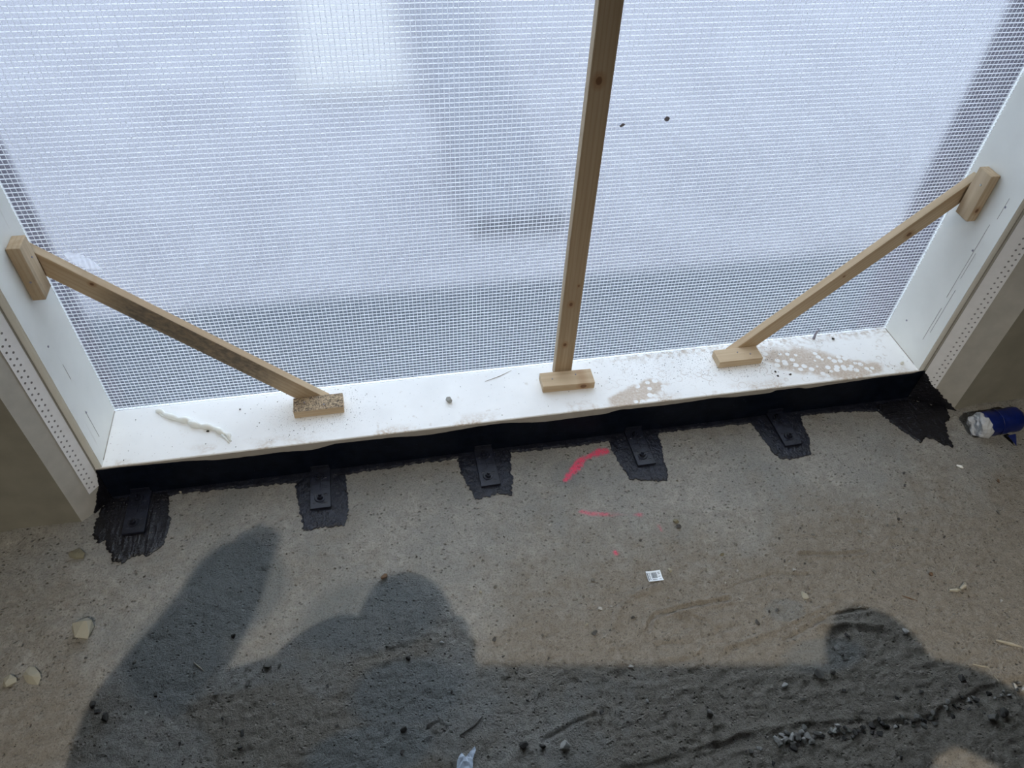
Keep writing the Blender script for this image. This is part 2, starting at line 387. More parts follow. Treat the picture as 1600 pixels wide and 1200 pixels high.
def build_floor():
    st = .0034; x0, x1, y0, y1 = -.40, 2.40, -1.10, .02
    nx = int((x1-x0)/st)+1; ny = int((y1-y0)/st)+1
    xs = np.linspace(x0, x1, nx); ys = np.linspace(y0, y1, ny)
    X, Y = np.meshgrid(xs, ys); Z = floor_h(X, Y)
    V = np.stack([X.ravel(), Y.ravel(), Z.ravel()], 1)
    i = np.arange(nx*ny).reshape(ny, nx)
    q = np.stack([i[:-1, :-1].ravel(), i[:-1, 1:].ravel(), i[1:, 1:].ravel(), i[1:, :-1].ravel()], 1)
    n0 = len(V)
    ext = [(-1.6, -4.2), (x0, -4.2), (x1, -4.2), (3.6, -4.2), (-1.6, y0), (3.6, y0), (-1.6, .02), (3.6, .02)]
    V = np.vstack([V, np.array([(a, b, 0) for a, b in ext])])
    a, b, c, d = int(i[0, 0]), int(i[0, -1]), int(i[-1, 0]), int(i[-1, -1])
    extra = [[n0, n0+1, a, n0+4], [n0+1, n0+2, b, a], [n0+2, n0+3, n0+5, b], [n0+4, a, c, n0+6], [b, n0+5, n0+7, d]]
    q = np.vstack([q, np.array(extra)])
    me = bpy.data.meshes.new('floor'); me.from_pydata(V.tolist(), [], q.tolist())
    # masks
    Xf, Yf = V[:, 0], V[:, 1]
    dust = dustmask(Xf, Yf)
    arc = [(1.088, -.047), (1.0605, -.0501), (1.0286, -.0643), (.9921, -.0924), (.9727, -.1151)]
    arc2 = [(.9727, -.1151), (.9649, -.1463), (.9634, -.1759), (.9752, -.1985), (1.0075, -.214), (1.0489, -.2226), (1.0929, -.2231), (1.1426, -.2517), (1.1479, -.2791)]
    nz = 1.6*fbm(Xf*130, Yf*130, 15, 2)
    wd = .0088+.0028*np.sin(Xf*95)
    pink = sstep(wd+.004, wd-.003, dseg(Xf, Yf, arc)+.005*(nz-.5))
    d2 = dseg(Xf, Yf, arc2)
    pink = np.maximum(pink, .55*sstep(.007, .002, d2)*sstep(.42, .62, fbm(Xf*32, Yf*32, 8, 2)))
    pink = np.maximum(pink, .8*sstep(.006, .002, dseg(Xf, Yf, [(1.0317, -.3188), (1.03, -.315)])))
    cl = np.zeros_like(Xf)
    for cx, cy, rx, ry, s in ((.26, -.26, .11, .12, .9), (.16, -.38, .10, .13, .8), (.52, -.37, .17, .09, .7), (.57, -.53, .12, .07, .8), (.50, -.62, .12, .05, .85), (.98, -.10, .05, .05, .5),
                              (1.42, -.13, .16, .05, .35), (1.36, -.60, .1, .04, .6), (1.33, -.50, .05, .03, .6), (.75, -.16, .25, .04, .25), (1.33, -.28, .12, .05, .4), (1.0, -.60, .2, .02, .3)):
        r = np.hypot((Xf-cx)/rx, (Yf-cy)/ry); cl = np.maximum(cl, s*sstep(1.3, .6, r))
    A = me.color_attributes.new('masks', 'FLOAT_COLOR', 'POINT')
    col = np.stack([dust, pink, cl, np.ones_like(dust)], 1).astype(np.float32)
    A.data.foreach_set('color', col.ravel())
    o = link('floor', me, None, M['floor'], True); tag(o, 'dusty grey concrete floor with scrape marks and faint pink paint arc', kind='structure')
build_floor()

# ---- walls
def wall_piece(name, pts, z0, z1, mat, label, mirror=False):
    bm = prism(pts, 'z', z0, z1); o = frombm(name, bm, None, mat); o.data.materials.append(M['face_shaded'])
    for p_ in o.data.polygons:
        if p_.normal.y < -.99: p_.material_index = 1  # room-facing plaster: its shade is put into a darker colour
    tag(o, label, kind='structure'); return o
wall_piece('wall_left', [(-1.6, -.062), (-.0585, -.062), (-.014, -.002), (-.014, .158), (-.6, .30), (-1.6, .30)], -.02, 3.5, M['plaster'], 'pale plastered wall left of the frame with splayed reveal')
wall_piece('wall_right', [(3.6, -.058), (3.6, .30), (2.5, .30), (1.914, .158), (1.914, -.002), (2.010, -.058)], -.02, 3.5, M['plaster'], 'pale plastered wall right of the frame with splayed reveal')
for nm, a in (('wall_back', (-1.6, 3.6, -4.3, -4.2)), ('wall_side_left', (-1.7, -1.6, -4.3, .3)), ('wall_side_right', (3.6, 3.7, -4.3, .3))):
    tag(box(nm, a[0], a[1], a[2], a[3], -.02, 3.5, M['room']), 'plain rendered wall of the room out of the picture', kind='structure')
tag(box('ceiling', -1.7, 3.7, -4.3, .3, 3.5, 3.6, M['room']), 'plain ceiling of the room out of the picture', kind='structure')
tag(box('wall_above_opening', -.05, 1.95, -.06, .30, TOP+.06, 3.5, M['plaster']), 'plastered wall over the opening', kind='structure')
# outer brick reveals and the terrace behind the sheeting
tag(box('trim_4', -.12, -.035, .168, .31, -.02, 3.5, M['outer']), 'dark outer reveal beyond the left jamb', kind='structure')
tag(box('trim_5', 1.935, 2.03, .168, .31, -.02, 3.5, M['outer']), 'dark outer reveal beyond the right jamb', kind='structure')

# ---- perforated corner tape on the splayed reveals: real holes
def perforated(name, p0, p1, z0, z1, label, rows):
    t = empty(name); tag(t, label, kind='structure')
    L = math.hypot(p1[0]-p0[0], p1[1]-p0[1]); ux, uy = (p1[0]-p0[0])/L, (p1[1]-p0[1])/L
    nx_, ny_ = uy, -ux
    if ny_ > 0: nx_, ny_ = -nx_, -ny_
    vs, fs = [], []
    def P(s, z, o=.0015): return (p0[0]+ux*s+nx_*o, p0[1]+uy*s+ny_*o, z)
    pit = .0148; r = .0024
    def quad(a, b, c, d):
        n = len(vs); vs.extend((a, b, c, d)); fs.append((n, n+1, n+2, n+3))
    colw = .0072
    s_edges = [0.]
    for rr in rows: s_edges += [rr*L-colw/2, rr*L+colw/2]
    s_edges.append(L)
    for k in range(0, len(s_edges)-1):
        if k % 2 == 0:
            if s_edges[k+1]-s_edges[k] > 1e-5: quad(P(s_edges[k], z0), P(s_edges[k+1], z0), P(s_edges[k+1], z1), P(s_edges[k], z1))
        else:
            sc_ = (s_edges[k]+s_edges[k+1])/2; off = (k//2) % 2*.5*pit
            z = z0
            nz = int((min(z1, z0+1.0)-z0)/pit)
            if off: quad(P(sc_-colw/2, z0), P(sc_+colw/2, z0), P(sc_+colw/2, z0+off), P(sc_-colw/2, z0+off))
            for j in range(nz):
                zc = z0+off+(j+.5)*pit
                o8 = [(-colw/2, -pit/2), (0, -pit/2), (colw/2, -pit/2), (colw/2, 0), (colw/2, pit/2), (0, pit/2), (-colw/2, pit/2), (-colw/2, 0)]
                n = len(vs)
                for a, b in o8: vs.append(P(sc_+a, zc+b))
                for a, b in o8:
                    q = math.hypot(a, b); vs.append(P(sc_+a/q*r, zc+b/q*r))
                for m in range(8): fs.append((n+m, n+(m+1) % 8, n+8+(m+1) % 8, n+8+m))
            zt = z0+off+nz*pit
            quad(P(sc_-colw/2, zt), P(sc_+colw/2, zt), P(sc_+colw/2, z1), P(sc_-colw/2, z1))
    me = bpy.data.meshes.new('perforated_tape'); me.from_pydata(vs, [], fs); link('perforated_tape', me, t, M['tape'])
    # grey filler just behind the holes
    me = bpy.data.meshes.new('filler'); o = .0004
    me.from_pydata([P(0, z0, o), P(L, z0, o), P(L, z1, o), P(0, z1, o)], [], [(0, 1, 2, 3)]); link('filler', me, t, M['hole'])
perforated('trim_1', (-.0152, -.0036), (-.0345, -.0296), .055, 3.4, 'white perforated corner tape on the left reveal', (.50, .80))
perforated('trim_2', (1.9165, -.0035), (1.9535, -.0250), .05, 3.4, 'white perforated corner tape on the right reveal', (.58, .83))

# ---- white frame
win = empty('window_1'); tag(win, 'white painted deep window frame standing on a black coated upstand', kind='structure')
def grooved(name, x, sgn, parent):
    bm = bmesh.new(); bm_box(bm, min(x, x-sgn*.014), max(x, x-sgn*.014), 0, D+.008, H-.005, TOP, .003); return frombm(name, bm, parent, M['white'])
bm = bmesh.new(); bm_box(bm, -.014, W+.014, 0, D+.008, -.01, H, .0022); frombm('sill', bm, win, M['sill'])
bm = bmesh.new(); bm_box(bm, -.0135, W+.0135, -.0006, .001, .002, H-.003, 0); frombm('sill_front', bm, win, M['lip'])  # white front edge greyed, its shade put into the colour
grooved('jamb', 0, 1, win); grooved('jamb', W, -1, win)
bm = bmesh.new(); bm_box(bm, -.014, W+.014, 0, D+.008, TOP, TOP+.06, .003); frombm('head', bm, win, M['white'])
# thin nosing strips on the jambs near their front edge, caulk in the corners
box('nosing', -.001, .0008, .0015, .018, H+.0005, TOP, M['white'], win)
box('nosing', W-.0012, W+.001, .0015, .027, H+.0005, TOP, M['white'], win)
box('corner_seal', -.0005, .0012, .02, D, H-.0005, H+.0016, M['lip'], win)
box('corner_seal', W-.0012, W+.0005, .02, D, H-.0005, H+.0016, M['lip'], win)
# screw heads on the jamb faces
def disc(name, c, axis, r, th, mat, parent, seg=12):
    bm = bmesh.new(); bmesh.ops.create_cone(bm, cap_ends=True, segments=seg, radius1=r, radius2=r*.85, depth=th)
    o = frombm(name, bm, parent, mat); o.location = c
    o.rotation_euler = Vector(axis).to_track_quat('Z', 'Y').to_euler(); return o
for c in ((.0008, .05, .62), (.0008, .045, .40), (.0008, .05, .215)): disc('screw_hole', c, (1, 0, 0), .0022, .0012, M['smut'], win)
for c in ((W-.0008, .11, .17), (W-.0008, .03, .55), (W-.0008, .045, .43), (W-.0008, .04, .69)): disc('screw_hole', c, (-1, 0, 0), .0025, .0012, M['smut'], win)

for yy, za, zb in ((.030, .20, .33), (.034, .36, .43), (.038, .17, .27), (.041, .30, .50), (.032, .52, .57)):
    box('scratch', W-.0005, W+.0005, yy, yy+.0007, za, zb, M['lip'], win)
for yy, za, zb in ((.050, .14, .22), (.060, .30, .34)):
    box('scratch', -.0005, .0005, yy, yy+.0006, za, zb, M['lip'], win)

# ---- sheeting
sh = empty('plastic_sheeting', (W/2, D, H)); tag(sh, 'translucent white grid-reinforced plastic sheeting stretched across the whole frame', 'sheeting')
o = box('film', 0.0005, W-.0005, D-.001, D, H+.0005, TOP-.0005, M['film']); o.parent = sh; o.matrix_parent_inverse = Matrix.Translation((-W/2, -D, -H))
def threads():
    P = .00865; vs, fs = [], []
    def bx(x0, x1, y0, y1, z0, z1):
        n = len(vs); vs.extend([(x0, y0, z0), (x1, y0, z0), (x1, y0, z1), (x0, y0, z1), (x0, y1, z0), (x1, y1, z0), (x1, y1, z1), (x0, y1, z1)])
        fs.extend([(n, n+1, n+2, n+3), (n, n+4, n+5, n+1), (n+1, n+5, n+6, n+2), (n+2, n+6, n+7, n+3), (n+3, n+7, n+4, n)])
    k = 0; z = H+.004
    while z < TOP-.002:
        w = .00080; bx(.001, W-.001, D-.0020, D-.0012, z-w, z+w); z += P
    nh = len(fs)
    x = .004
    while x < W-.002:
        w = .00058; bx(x-w, x+w, D-.0017, D-.0012, H+.001, TOP-.001); x += P
    me = bpy.data.meshes.new('thread_grid'); me.from_pydata(vs, [], fs)
    o = link('thread_grid', me, sh, M['thread']); me.materials.append(M['thread2'])
    for p_ in me.polygons:
        if p_.index >= nh: p_.material_index = 1; o.matrix_parent_inverse = Matrix.Translation((-W/2, -D, -H))
    tag(o, kind='stuff')
threads()

# ---- outside (seen blurred through the sheeting)
tag(box('terrace', -4, 7, .17, 8, -.12, -.02, M['deck']), 'pale concrete terrace outside behind the sheeting', kind='structure')
tag(box('terrace_shade_strip', -1.5, 4, .17, .62, -.02, -.004, M['dark_strip']), 'dark strip for the shaded ground along the outer wall foot', kind='structure')  # shade on the near ground, put in as a dark strip
tag(box('plank', .92, 1.22, .9, 3.4, -.02, .03, M['timber_out']), 'grey board added on the terrace for the darker band through the sheeting', 'plank')  # added to make the darker band through the sheeting
tag(box('insulation_board', .36, .82, 1.9, 3.8, -.02, .0, M['insul']), 'white insulation board on the terrace added for the bright blur', 'board')  # added to make the bright patch through the sheeting

# ---- timber battens
WOODS = dict()
def batten(name, pts, y0, y1, ang, origin, mat, label=None, parent=None, bev=.0012):
    """outline pts in world (x,z), extruded in y; local X runs along the grain at angle ang"""
    c, s = math.cos(ang), math.sin(ang)
    loc = [((x-origin[0])*c+(z-origin[1])*s, -(x-origin[0])*s+(z-origin[1])*c) for x, z in pts]
    bm = prism(loc, 'y', y0-(y0+y1)/2, y1-(y0+y1)/2, bev)
    o = frombm(name, bm, parent, mat)
    o.location = (origin[0], (y0+y1)/2, origin[1]); o.rotation_euler = (0, -ang, 0)
    return o
# left brace
o = batten('diagonal_brace', [(.0005, .571), (.0005, .519), (.408, .1005), (.466, .1005)], .1205, .1405, R(-45.4), (.0005, .545),
           m_wood('brace wood left', [(.11, .012, .006)], dirt=(.10, .44, .95), seed=1.3))
tag(o, 'pine batten brace with grey mouldy stains rising to the left jamb', 'brace')
o = batten('diagonal_brace', [(W-.0005, .566), (1.4435, .1005), (1.497, .1005), (W-.0005, .5125)], .1275, .1475, R(45.6), (1.470, .1005),
           m_wood('brace wood right', [(.46, -.005, .010), (.30, .006, .004)], seed=4.1, tone=1.0))
tag(o, 'clean pine batten brace rising to the right jamb', 'brace')
o = batten('upright_batten', [(.992, .1005), (1.034, .1005), (1.034, TOP-.001), (.992, TOP-.001)], .1175, .1385, R(90), (1.013, .1005),
           m_wood('post wood', [(.10, .004, .008), (.22, .002, .008), (.715, .004, .012), (.27, -.010, .004), (1.1, 0, .01)], seed=7.7, tone=.84))
tag(o, 'upright pine batten with knots standing in front of the sheeting', 'batten')
def block(name, x0, x1, y0, y1, z0, z1, mat, label, vertical=False, rot=0):
    bm = bmesh.new()
    if vertical: bm_box(bm, -(z1-z0)/2, (z1-z0)/2, -(y1-y0)/2, (y1-y0)/2, -(x1-x0)/2, (x1-x0)/2, .0013)
    else: bm_box(bm, -(x1-x0)/2, (x1-x0)/2, -(y1-y0)/2, (y1-y0)/2, -(z1-z0)/2, (z1-z0)/2, .0013)
    e = empty(name, ((x0+x1)/2, (y0+y1)/2, z0)); tag(e, label, 'wood block')
    o = frombm('block', bm, e, mat); o.location = (0, 0, (z1-z0)/2)
    if vertical: o.rotation_euler = (0, R(90), 0)
    e.rotation_euler = (0, 0, rot)
    return e
b1 = block('wood_block', .388, .497, .0755, .1190, H+.0005, H+.0205, m_wood('foot wood left', speck=True, seed=2.), 'short pine block under the left brace with black speckled top', rot=R(.5))
b2 = block('wood_block', .9530, 1.0775, .066, .1120, H+.0005, H+.0205, m_wood('foot wood middle', [(.035, 0, .012)], seed=5.), 'short clean pine block at the foot of the upright batten', rot=R(-1.5))
b3 = block('wood_block', 1.398, 1.512, .083, .1265, H+.0005, H+.0205, m_wood('foot wood right', seed=9.), 'short clean pine block under the right brace on stained sill')
b4 = block('wood_block', .0005, .0225, .0735, .1135, .484, .594, m_wood('cleat left', dirt=(-.1, .5, .25), seed=11.), 'vertical pine block screwed to the left jamb', True)
b5 = block('wood_block', W-.0225, W-.0005, .0790, .1200, .484, .594, m_wood('cleat right', [(.028, 0, .008)], seed=13., tone=.95), 'vertical pine block screwed to the right jamb', True)
for b, pts in ((b1, ((-.03, .005, .0205), (.012, -.008, .0205))), (b2, ((-.036, .0, .0205), (.022, .008, .0205))), (b3, ((.0, .006, .0205), (.03, -.004, .0205)))):
    for p in pts: disc('screw', p, (0, 0, 1), .0019, .0014, M['smut'], b)
disc('screw', (.0115, .004, .075), (1, 0, 0), .002, .0014, M['smut'], b4)
disc('screw', (-.0115, -.006, .082), (-1, 0, 0), .0024, .0016, M['steel'], b5)
disc('screw', (.001, -.0205, .04), (0, -1, 0), .002, .0014, M['smut'], b4)

# ---- black coating
def ragged(pts, amp, step=.0028, seed=0, closed=True, sharp=()):
    out = []; n = len(pts); s = 0.
    for i in range(n if closed else n-1):
        a = Vector(pts[i]); b = Vector(pts[(i+1) % n]); d = b-a; L = d.length
        if L < 1e-6: continue
        nrm = Vector((-d.y, d.x))/L; k = max(1, int(L/step)) if i not in sharp else 1
        for j in range(k):
            t = j/k; w = n1((s+t*L)*60, seed, 2)*.8+n1((s+t*L)*260, seed+5, 2)*1.1
            q = a+d*t
            if i not in sharp: q = q+nrm*w*amp
            out.append((q.x, q.y))
        s += L
    return out
def flat_fill(name, outline, place, th, mat, parent, relief=0., sp=.0032, aniso=1.0):
    """ragged outline filled with a fine triangle net that carries lumps and brush ridges; place(u,v,h) -> world point"""
    n = len(outline); pts = [Vector(p) for p in outline]
    if relief:
        us = [p[0] for p in outline]; vs_ = [p[1] for p in outline]
        P = np.array(outline); Q = np.roll(P, -1, 0)
        gx = np.arange(min(us), max(us), sp); gy = np.arange(min(vs_), max(vs_), sp)
        GX, GY = np.meshgrid(gx, gy); GX = (GX+(np.arange(len(gy)) % 2)[:, None]*sp*.5).ravel(); GY = GY.ravel()
        ins = np.zeros(GX.shape, bool)
        for (ax, ay), (bx_, by_) in zip(P, Q):
            if ay == by_: continue
            c = ((ay > GY) != (by_ > GY)) & (GX < (bx_-ax)*(GY-ay)/(by_-ay)+ax); ins ^= c
        dd = dseg(GX, GY, list(map(tuple, P))+[tuple(P[0])])
        k = ins & (dd > sp*.45)
        pts += [Vector((a, b)) for a, b in zip(GX[k], GY[k])]
        depth = list(dd[k])
    else: depth = []
    V, _, Fc, ov, _, _ = delaunay_2d_cdt(pts, [(i, (i+1) % n) for i in range(n)], [], 1, 1e-7)
    A = np.array([(v.x, v.y) for v in V]); 
    h = np.full(len(V), th)
    if relief:
        D_ = np.zeros(len(V))
        for i_, o_ in enumerate(ov):
            if o_ and o_[0] >= n: D_[i_] = depth[o_[0]-n]
        w = fbm(A[:, 0]*150, A[:, 1]*150*aniso, 63, 3)+.7*fbm(A[:, 0]*330, A[:, 1]*90*aniso, 64, 2)
        h = th*.55+np.clip(D_/.004, 0, 1)*th*.5+relief*(w/1.7-.5)*2*np.clip(D_/.003, .25, 1)
    top = [place(a, b, max(1e-4, c)) for (a, b), c in zip(A, h)]
    m_ = len(top); vv = top+[place(a, b, -.0015) for a, b in A]
    faces = [list(f) for f in Fc]; cnt_ = {}
    for f in faces:
        for q in range(len(f)):
            e_ = (f[q], f[(q+1) % len(f)]); cnt_[e_] = 1
    side = [(b, a, a+m_, b+m_) for (a, b) in cnt_ if (b, a) not in cnt_]
    me = bpy.data.meshes.new(name); me.from_pydata([tuple(v) for v in vv], [], faces+side)
    bm = bmesh.new(); bm.from_mesh(me); bmesh.ops.delete(bm, geom=[v for v in bm.verts if not v.link_faces], context='VERTS')
    bmesh.ops.recalc_face_normals(bm, faces=bm.faces); bm.to_mesh(me); bm.free()
    return link(name, me, parent, mat)
ct = empty('bitumen_coating', (W/2, -.02, 0)); tag(ct, 'black bitumen coating brushed along the foot of the white sill', 'coating')
inv_ct = Matrix.Translation((-W/2, .02, 0))
def coat_part(o): o.matrix_parent_inverse = inv_ct; return o
# upstand face with a wavy top edge
topz = [(-.013, .094), (.03, .0945), (.14, .0905), (.25, .080), (.36, .081), (.42, .0765), (.48, .088), (.60, .086), (.66, .080), (.83, .090), (.95, .077), (1.085, .079), (1.12, .087), (1.25, .085), (1.36, .089), (1.42, .084), (1.50, .0835), (1.52, .0905), (1.57, .0905), (1.60, .0845), (1.70, .089), (1.80, .0935), (1.88, .093), (W+.013, .099)]
up = []
for (a, b), (c, d) in zip(topz[:-1], topz[1:]):
    k = max(1, int((c-a)/.004))
    for j in range(k):
        t = j/k; tt = t*t*(3-2*t); x = a+(c-a)*t
        up.append((x, b+(d-b)*tt+.0010*n1(x*70, 4)))
up.append(topz[-1])
face = up+[(W+.013, -.001), (-.013, -.001)]
coat_part(flat_fill('upstand_coat', list(reversed(face)), lambda u, v, h: (u, -.0008-max(h, 0)*1.0, v), .0016, M['face'], ct))
# crease band on the floor
band = [(-.0136, 0.001)]
x = 0.
low = []
bx = [(.0, -.022), (.16, -.0165), (.30, -.022), (.36, -.026), (.55, -.0195), (.70, -.0150), (.80, -.016), (.90, -.020), (1.05, -.0235), (1.15, -.014), (1.30, -.0165), (1.50, -.021), (1.62, -.019), (1.72, -.021), (1.80, -.032), (1.86, -.034), (1.93, -.034)]
lowp = ragged(bx, .0035, .0026, 12, closed=False)+[bx[-1]]
coat_part(flat_fill('floor_band', lowp+[(W+.012, .0005), (-.012, .0005)], lambda u, v, h: (u, v, h), .0030, M['coat'], ct, .0012))
PATCH = [
    [(-.012, -.004), (-.030, -.030), (-.034, -.070), (-.030, -.100), (-.018, -.118), (-.006, -.110), (.000, -.135), (.018, -.168), (.040, -.172), (.060, -.160), (.085, -.166), (.113, -.142), (.116, -.09), (.111, -.044), (.106, -.004)],
    [(.374, -.004), (.374, -.050), (.384, -.100), (.391, -.156), (.435, -.152), (.4785, -.1575), (.486, -.10), (.484, -.05), (.482, -.004)],
    [(.742, -.004), (.740, -.050), (.750, -.095), (.760, -.136), (.795, -.132), (.815, -.125), (.843, -.138), (.852, -.09), (.860, -.04), (.866, -.004)],
    [(1.098, -.004), (1.104, -.05), (1.108, -.095), (1.1194, -.138), (1.150, -.146), (1.203, -.1563), (1.216, -.10), (1.222, -.05), (1.2317, -.004)],
    [(1.466, -.004), (1.474, -.05), (1.482, -.10), (1.492, -.140), (1.53, -.142), (1.5738, -.1363), (1.590, -.09), (1.598, -.05), (1.603, -.004)],
    [(1.80, -.012), (1.815, -.045), (1.828, -.085), (1.8599, -.1459), (1.885, -.133), (1.905, -.150), (1.9332, -.1739), (1.945, -.130), (1.96, -.10), (1.985, -.082), (1.9941, -.0559), (1.952, -.030), (1.905, -.004)]]
for i, p in enumerate(PATCH):
    q = [(a, b) for a, b in p]
    o = flat_fill('floor_patch', ragged(q, .0042, .0024, 30+i*3), lambda u, v, h: (u, v, h+(.0006 if h > 0 else 0)), .0028, M['brush'] if i in (0, 5) else M['coat'], ct, .0020, .0030, .35 if i in (0, 5) else 1.)
    coat_part(o)
# smears climbing the splayed reveals
def on_reveal(p0, p1):
    L = math.hypot(p1[0]-p0[0], p1[1]-p0[1]); ux, uy = (p1[0]-p0[0])/L, (p1[1]-p0[1])/L
    nx_, ny_ = uy, -ux
    if ny_ > 0: nx_, ny_ = -nx_, -ny_
    return lambda u, v, h: (p0[0]+ux*u+nx_*(h+.0022), p0[1]+uy*u+ny_*(h+.0022), v)
coat_part(flat_fill('reveal_smear', ragged([(-.002, .095), (.006, .078), (.010, .055), (.020, .042), (.030, .022), (.044, .004), (.046, -.001), (-.002, -.001)], .0026, .0024, 71, sharp=(6, 7)), on_reveal((-.014, -.002), (-.0585, -.062)), .0014, M['brush'], ct, .0008))
coat_part(flat_fill('reveal_smear', ragged([(-.002, .100), (.012, .088), (.030, .066), (.055, .048), (.075, .030), (.100, .014), (.112, .004), (.120, -.001), (-.002, -.001)], .0034, .0024, 81, sharp=(7, 8)), on_reveal((1.914, -.002), (2.010, -.058)), .0016, M['brush'], ct, .0010))

# ---- five coated angle brackets, each with two bolts
def bolt_bm(seg=6):
    bm = bmesh.new()
    bmesh.ops.create_cone(bm, cap_ends=True, segments=seg, radius1=.0072, radius2=.0064, depth=.007, matrix=Matrix.Translation((0, 0, .0050)))
    bmesh.ops.create_cone(bm, cap_ends=True, segments=8, radius1=.0036, radius2=.0030, depth=.007, matrix=Matrix.Translation((0, 0, .0115)))
    return bm
me_bolt = bpy.data.meshes.new('bolt'); b = bolt_bm(); b.to_mesh(me_bolt); b.free(); me_bolt.materials.append(M['plate'])
bm = bmesh.new(); bmesh.ops.create_cone(bm, cap_ends=True, segments=18, radius1=.0118, radius2=.0108, depth=.0024)
me_wash = bpy.data.meshes.new('washer'); bm.to_mesh(me_wash); bm.free(); me_wash.materials.append(M['plate'])
bm = bmesh.new(); bm_box(bm, 0, .044, -.109, -.002, .0045, .0100, .001); bm_box(bm, .002, .042, -.0045, -.002, .006, .022, .001)
for yy in (-.026, -.072, -.095):
    for xx in (.010, .033):
        bmesh.ops.create_uvsphere(bm, u_segments=8, v_segments=5, radius=.0032, matrix=Matrix.Translation((xx, yy+rnd.uniform(-.003, .003), .0096)) @ Matrix.Diagonal((1.4, .8, .45, 1)))
bmesh.ops.create_uvsphere(bm, u_segments=8, v_segments=6, radius=.004, matrix=Matrix.Translation((.022, -.05, .0088)) @ Matrix.Diagonal((.4, 4.8, .5, 1)))
me_plate = bpy.data.meshes.new('plate'); bm.normal_update(); bm.to_mesh(me_plate); bm.free(); me_plate.materials.append(M['plate'])
BR = [(.029, -1.5, 'in the left corner beside the left reveal'), (.4076, -.6, 'second from the left corner'), (.7782, .4, 'middle one of the five'), (1.1450, .6, 'just right of the pink paint arc'), (1.5149, .8, 'nearest the right corner')]
for bxx, rz, txt in BR:
    e = empty('angle_bracket', (bxx, 0, 0)); e.rotation_euler = (0, 0, R(rz)); tag(e, 'black coated bracket with two bolts, '+txt, 'bracket', 'brackets along the sill foot')
    p = link('plate', me_plate, e)
    for k, by in enumerate((-.023, -.083)):
        w = bpy.data.objects.new('bolt', me_bolt); C.objects.link(w); w.parent = e; w.location = (.0205+rnd.uniform(-.002, .002), by, .0095); w.rotation_euler = (rnd.uniform(-.1, .1), rnd.uniform(-.1, .1), rnd.random()*3)
        ws = bpy.data.objects.new('washer', me_wash); C.objects.link(ws); ws.parent = w; ws.location = (0, 0, .0012)

# ------------------------------------------------------------------ loose stones, crumbs, chips
def fh(x, y): return float(floor_h(np.array([x]), np.array([y]))[0])
def stone_mesh(name, seed, n=16, sub=False):
    r = random.Random(seed); bm = bmesh.new()
    if seed in (3, 5, 8, 9): n = 15; sub = False
    for i in range(n):
        v = Vector((r.gauss(0, 1), r.gauss(0, 1), r.gauss(0, 1))).normalized()*r.uniform(.82, 1.05)
        bm.verts.new(v)
    g = bmesh.ops.convex_hull(bm, input=list(bm.verts))
    bmesh.ops.delete(bm, geom=[v for v in bm.verts if not v.link_faces], context='VERTS')
    if sub: bmesh.ops.bevel(bm, geom=list(bm.edges), offset=.07, segments=1, affect='EDGES')
    bmesh.ops.recalc_face_normals(bm, faces=bm.faces)
    me = bpy.data.meshes.new(name); bm.to_mesh(me); bm.free(); return me
def stone(name, x, y, sx, sy, sz, mat, label, cat, seed, rz=None, group=None, z=None, n=16):
    me = stone_mesh(name, seed, n, True); me.materials.append(mat)
    o = bpy.data.objects.new(name, me); C.objects.link(o)
    z0 = fh(x, y) if z is None else z
    zmin = min(v.co.z for v in me.vertices)
    o.location = (x, y, z0-zmin*sz-.0005); o.scale = (sx, sy, sz); o.rotation_euler = (0, 0, rz if rz is not None else seed*1.7)
    tag(o, label, cat, group); return o
